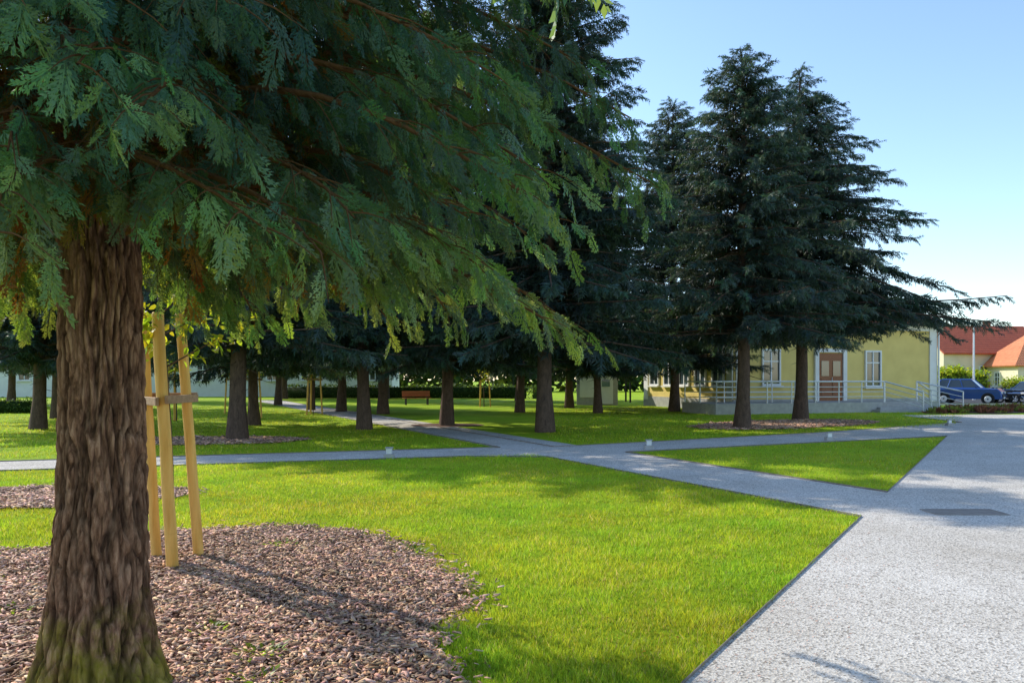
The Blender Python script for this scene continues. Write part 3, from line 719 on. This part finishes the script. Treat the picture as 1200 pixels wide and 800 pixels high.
def house(name,loc,rz,L,Wd,H,RH,wall,roof,wins=3,gable=True):
    e=empty(name,loc,rz)
    w=Acc(); w.box((0,0,H/2),(L,Wd,H),wall)
    if gable:
        for s in(-1,1): w.add([(s*L/2,-Wd/2,H),(s*L/2,Wd/2,H),(s*L/2,0,H+RH-.1)],[(0,1,2) if s>0 else (2,1,0)],wall)
    w.obj('walls',parent=e)
    r=Acc(); o=.5; k=0 if gable else Wd*.45
    x=L/2+(.3 if gable else o); y=Wd/2+o; z=H-o*RH/(Wd/2)+.1
    v=[(-x,-y,z),(x,-y,z),(x,y,z),(-x,y,z),(-x+k,0,H+RH),(x-k,0,H+RH)]
    r.add(v,[(0,1,5,4),(2,3,4,5)]+([] if gable else [(1,2,5),(3,0,4)]),roof)
    ro=r.obj('roof',parent=e); so=ro.modifiers.new('s','SOLIDIFY'); so.thickness=.14
    W=Acc();G=Acc()
    for i in range(wins): window(W,G,(-L/2+(i+.5)*L/wins,-Wd/2,H*.5),.95,1.35,0,-1,0)
    for s in(-1,1): window(W,G,(s*L/2,0,H*.5),.95,1.3,s,0,math.pi/2)
    W.obj('window_frames',parent=e);G.obj('window_glass',parent=e)
    c=Acc(); c.box((L*.2,.6,H+RH-.1),(.55,.55,1.3),M['brick']); c.obj('chimney',parent=e)
house('tiled_house',(50,86,0),.12,12,8,4.6,2.9,M['cream'],M['tileR'],4)
house('tiled_house',(54.5,79,0),-.1,11,7.5,3.3,3.0,M['cream'],M['tileO'],3,False)
house('tiled_house',(66,84,0),.2,12,8,3.8,2.7,M['cream'],M['tileO'],4)
house('long_pale_building',(-38,80,0),.08,52,11,4.6,3.4,M['white'],M['tileR'],16,False)
a=Acc()
a.box((52,72.9,.55),(22,.2,1.1),M['white'])
for i in range(9): a.box((41.2+i*2.7,72.9,.75),(.4,.4,1.5),M['brick']); a.box((41.2+i*2.7,72.9,1.53),(.5,.5,.08),M['conc'])
a.obj('garden_wall')
e=empty('utility_kiosk',(5.5,51,0),-.1)
a=Acc(); a.box((0,0,1.05),(2.6,2,2.1),M['conc']); a.box((0,0,2.17),(2.9,2.3,.13),M['conc']); a.obj('shell',parent=e,bevel=.02)
a=Acc(); a.box((.55,-1.02,.98),(.9,.05,1.8),M['pvc']); a.box((.55,-1.05,1.4),(.5,.03,.45),M['paintS']); a.box((-.65,-1.02,1.1),(.9,.04,1.2),M['white']); a.obj('door_and_panel',parent=e)
a=Acc()
for i in range(4):
    for j in range(2): a.box((6.8+i*1.6,56+j*2.2,1.25),(.12,.12,2.5),M['dark'])
for j in range(2): a.box((9.2,56+j*2.2,2.58),(5.6,.12,.16),M['dark'])
for i in range(13): a.box((6.6+i*.43,57.1,2.72),(.06,3,.12),M['dark'])
a.obj('pergola')
def bench(loc,rz):
    e=empty('park_bench',loc,rz)
    a=Acc(); [a.box((0,-.2+i*.11,.45),(1.8,.085,.04),M['benchw']) for i in range(4)]; a.obj('seat',parent=e,bevel=.005)
    a=Acc(); [a.box((0,.24+i*.03,.6+i*.12),(1.8,.035,.095),M['benchw'],rx=-.2) for i in range(3)]; a.obj('backrest',parent=e,bevel=.005)
    for k,x in enumerate((-.7,.7)):
        a=Acc(); a.box((x,-.18,.22),(.06,.06,.43),M['dark']); a.box((x,.2,.22),(.06,.06,.43),M['dark']); a.box((x,0,.42),(.06,.5,.04),M['dark']); a.box((x,.27,.65),(.05,.05,.5),M['dark'],rx=-.2); a.obj('leg_%d'%(k+1),parent=e)
bench((-6.1,50.5,0),.3)
def plight(x,y):
    a=Acc(); a.box((x,y,.05),(.20,.20,.1),M['conc']); a.box((x,y,.155),(.11,.11,.11),M['rail']); a.box((x,y,.22),(.15,.15,.022),M['conc'])
    a.obj('path_light',bevel=.006)
for x,y in((-2.5,16.05),(3.15,18.15),(8.35,20.75),(15.2,27.4)): plight(x,y)
a=Acc(); gx,gy=5.43,9.47
a.box((gx,gy-.19,.014),(.86,.03,.014),M['grate']);a.box((gx,gy+.19,.014),(.86,.03,.014),M['grate'])
a.box((gx-.42,gy,.0145),(.03,.35,.013),M['grate']);a.box((gx+.42,gy,.0145),(.03,.35,.013),M['grate'])
for i in range(19): a.box((gx-.38+i*.042,gy,.0145),(.030,.35,.008),M['grate'])
a.obj('drain_grate')
def slamp(x,y,h):
    a=Acc(); a.cyl((x,y,0),(x,y,1),.12,.11,M['rail'],12); a.cyl((x,y,1),(x,y,h),.085,.06,M['rail'],10)
    a.path([(x,y,h),(x-.15,y,h+.18),(x-.6,y,h+.24)],.035,M['rail']); a.box((x-.85,y,h+.24),(.7,.26,.12),M['rail']); a.box((x-.85,y,h+.17),(.5,.18,.03),M['lampW'])
    a.obj('street_lamp')
slamp(36.9,63,6.0); slamp(49,66,5.4)

# ------------------------------------------------------------ vehicles
def car(name,loc,rz,paint,L=4.3,Wd=1.8,H=1.62):
    e=empty(name,loc,rz)
    pf=[(-.5,.32),(-.5,.62),(-.485,.80),(-.44,.98),(-.30,1.02),(-.17,1.06),(.42,1.06),(.47,.98),(.49,.78),(.50,.5),(.49,.30)]
    pf=[(x*L,z*H/1.62) for x,z in pf]
    a=Acc()
    ws=[.90,.96,.95,.88,.86,.86,.86,.88,.93,.96,.92]
    vs=[(x,-Wd/2*w,z) for (x,z),w in zip(pf,ws)]+[(x,Wd/2*w,z) for (x,z),w in zip(pf,ws)]
    n=len(pf); fs=[(i,i+1,n+i+1,n+i) for i in range(n-1)]+[(n-1,0,n,2*n-1)]
    a.add(vs,fs,paint)
    for s in(0,1):
        side=[vs[s*n+i] for i in range(n)]; y=Wd/2*(1 if s else -1)
        cx=[(x*.97,y,z) for x,_,z in side]; cx=[(x,y,max(.30,min(z,.94*H/1.62))) for x,_,z in cx]
        a.add(side+cx,[(i,(i+1)%n,n+(i+1)%n,n+i) if not s else (n+i,n+(i+1)%n,(i+1)%n,i) for i in range(n)],paint)
        a.add(cx,[tuple(range(n)) if s else tuple(range(n-1,-1,-1))],paint)
    a.obj('body',parent=e,bevel=.03,smooth=False)
    g=Acc(); zb=1.04*H/1.62
    b=[(-.20*L,zb),(.44*L,zb)]; tp=[(-.07*L,H-.07),(.36*L,H-.06)]
    wb=Wd/2*.87;wt=Wd/2*.70
    v=[(b[0][0],-wb,zb),(b[1][0],-wb,zb),(b[1][0],wb,zb),(b[0][0],wb,zb),(tp[0][0],-wt,tp[0][1]),(tp[1][0],-wt,tp[1][1]),(tp[1][0],wt,tp[1][1]),(tp[0][0],wt,tp[0][1])]
    g.add(v,[(0,1,5,4),(1,2,6,5),(2,3,7,6),(3,0,4,7)],M['glass']); g.obj('windows',parent=e)
    r=Acc(); v2=[(x*1.005,y*1.02,z+.002) for x,y,z in v[4:]]+[(x*.94,y*.9,H) for x,y,z in v[4:]]
    r.add(v2,[(0,1,5,4),(1,2,6,5),(2,3,7,6),(3,0,4,7),(4,5,6,7)],paint)
    def pil(p,q,w): r.cyl(p,q,w,w,paint,6)
    for s in(-1,1):
        pil((b[0][0],s*wb,zb),(tp[0][0],s*wt,tp[0][1]),.035); pil((b[1][0],s*wb,zb),(tp[1][0],s*wt,tp[1][1]),.06)
        for f in(.38,.72):
            pil((b[0][0]+(b[1][0]-b[0][0])*f,s*wb,zb),(tp[0][0]+(tp[1][0]-tp[0][0])*f*.95,s*wt,tp[0][1]),.03)
        r.box((-.15*L,s*(Wd/2+.08),zb+.05),(.12,.2,.13),paint)
    r.obj('roof_and_pillars',parent=e,bevel=.01)
    w=Acc()
    for x in(-.31*L,.31*L):
        for s in(-1,1):
            y=s*Wd/2
            w.cyl((x,y-s*.22,.33),(x,y+s*.012,.33),.33,.33,M['rubber'],24); w.cyl((x,y+s*.01,.33),(x,y+s*.025,.33),.21,.19,M['rail'],18)
            w.cyl((x,y+s*.026,.33),(x,y+s*.03,.33),.05,.05,M['dark'],10)
            w.cyl((x,y-s*.03,.35),(x,y+s*.006,.35),.40,.40,M['dark'],24)
    w.obj('wheels',parent=e)
    l=Acc()
    for s in(-1,1):
        l.box((-.488*L,s*Wd*.36,.74*H/1.62),(.1,.36,.14),M['lampW']); l.box((.483*L,s*Wd*.38,.86*H/1.62),(.1,.2,.26),M['redL'])
    l.box((-.497*L,0,.55),(.06,Wd*.5,.22),M['dark']); l.box((-.505*L,0,.42),(.03,.5,.11),M['pvc']); l.box((.505*L,0,.55),(.03,.5,.11),M['pvc'])
    l.obj('lights_and_grille',parent=e)
car('parked_car',(31.0,53.6,0),2.45,M['paintB'],4.2,1.8,1.68)
car('parked_car',(36.6,55.5,0),.5,M['paintS'],4.5,1.8,1.5)
car('parked_car',(42.5,58.5,0),.3,M['paintB'],4.4,1.8,1.55)
def moto(loc,rz):
    e=empty('motorcycle',loc,rz)
    a=Acc()
    for x in(-.7,.7):
        for k in range(18):
            t0=6.2832*k/18;t1=6.2832*(k+1)/18
            a.cyl((x+.27*math.cos(t0),0,.33+.27*math.sin(t0)),(x+.27*math.cos(t1),0,.33+.27*math.sin(t1)),.06,.06,M['rubber'],6)
        for k in range(6):
            t=6.2832*k/6; a.cyl((x,0,.33),(x+.24*math.cos(t),0,.33+.24*math.sin(t)),.015,.015,M['rail'],5)
    a.obj('wheels',parent=e)
    a=Acc(); a.path([(-.7,0,.33),(-.15,0,.45),(.2,0,.5),(.42,0,.95)],.05,M['dark']); a.path([(.7,.1,.33),(.42,.1,1.0)],.025,M['rail']); a.path([(.7,-.1,.33),(.42,-.1,1.0)],.025,M['rail'])
    a.box((0,0,.48),(.42,.3,.36),M['dark']); a.obj('frame_and_engine',parent=e)
    a=Acc(); a.box((.15,0,.86),(.5,.28,.24),M['paintS']); a.box((-.35,0,.84),(.6,.26,.12),M['dark']); a.box((-.72,0,.86),(.25,.2,.12),M['dark']); a.box((.55,0,.95),(.18,.3,.3),M['dark']); a.obj('tank_and_seat',parent=e,bevel=.05)
    a=Acc(); a.path([(.3,-.36,1.08),(.4,-.12,1.03),(.4,.12,1.03),(.3,.36,1.08)],.018,M['dark']); a.cyl((.62,0,.9),(.68,0,.9),.09,.08,M['lampW'],12); a.cyl((-.8,-.16,.35),(-.1,-.18,.33),.05,.04,M['rail']); a.obj('handlebar_lamp_exhaust',parent=e)
moto((33.2,53.4,0),2.6); moto((34.0,53.7,0),2.5)

# ------------------------------------------------------------ light, sky, camera
EL=math.radians(33); AZ=math.radians(-50)   # azimuth clockwise from +Y
w=bpy.data.worlds.new('World'); S.world=w; w.use_nodes=True; nt=w.node_tree; nt.nodes.clear()
o=nt.nodes.new('ShaderNodeOutputWorld'); bg=nt.nodes.new('ShaderNodeBackground'); sk=nt.nodes.new('ShaderNodeTexSky')
sk.sky_type='NISHITA'; sk.sun_disc=False; sk.sun_elevation=EL; sk.sun_rotation=AZ; sk.air_density=1.0; sk.dust_density=.3; sk.ozone_density=2.2
bg.inputs[1].default_value=.28
nt.links.new(sk.outputs[0],bg.inputs[0]); nt.links.new(bg.outputs[0],o.inputs[0])
sd=Vector((math.sin(AZ)*math.cos(EL),math.cos(AZ)*math.cos(EL),math.sin(EL)))
L=bpy.data.lights.new('sun','SUN'); L.energy=5; L.angle=math.radians(.5); L.color=(1,.94,.82)
lo=bpy.data.objects.new('sun',L); link(lo); lo.rotation_euler=(-sd).to_track_quat('-Z','Y').to_euler(); lo.location=(-20,20,30)
cam=bpy.data.cameras.new('camera'); co=bpy.data.objects.new('camera',cam); link(co)
co.location=(0,0,1.6); co.rotation_euler=(math.radians(90),0,0); cam.sensor_width=36; cam.lens=36*924/1200; cam.shift_y=45/1200
cam.clip_end=2500; S.camera=co
S.view_settings.view_transform='Standard'; S.view_settings.look='None'; S.view_settings.exposure=0
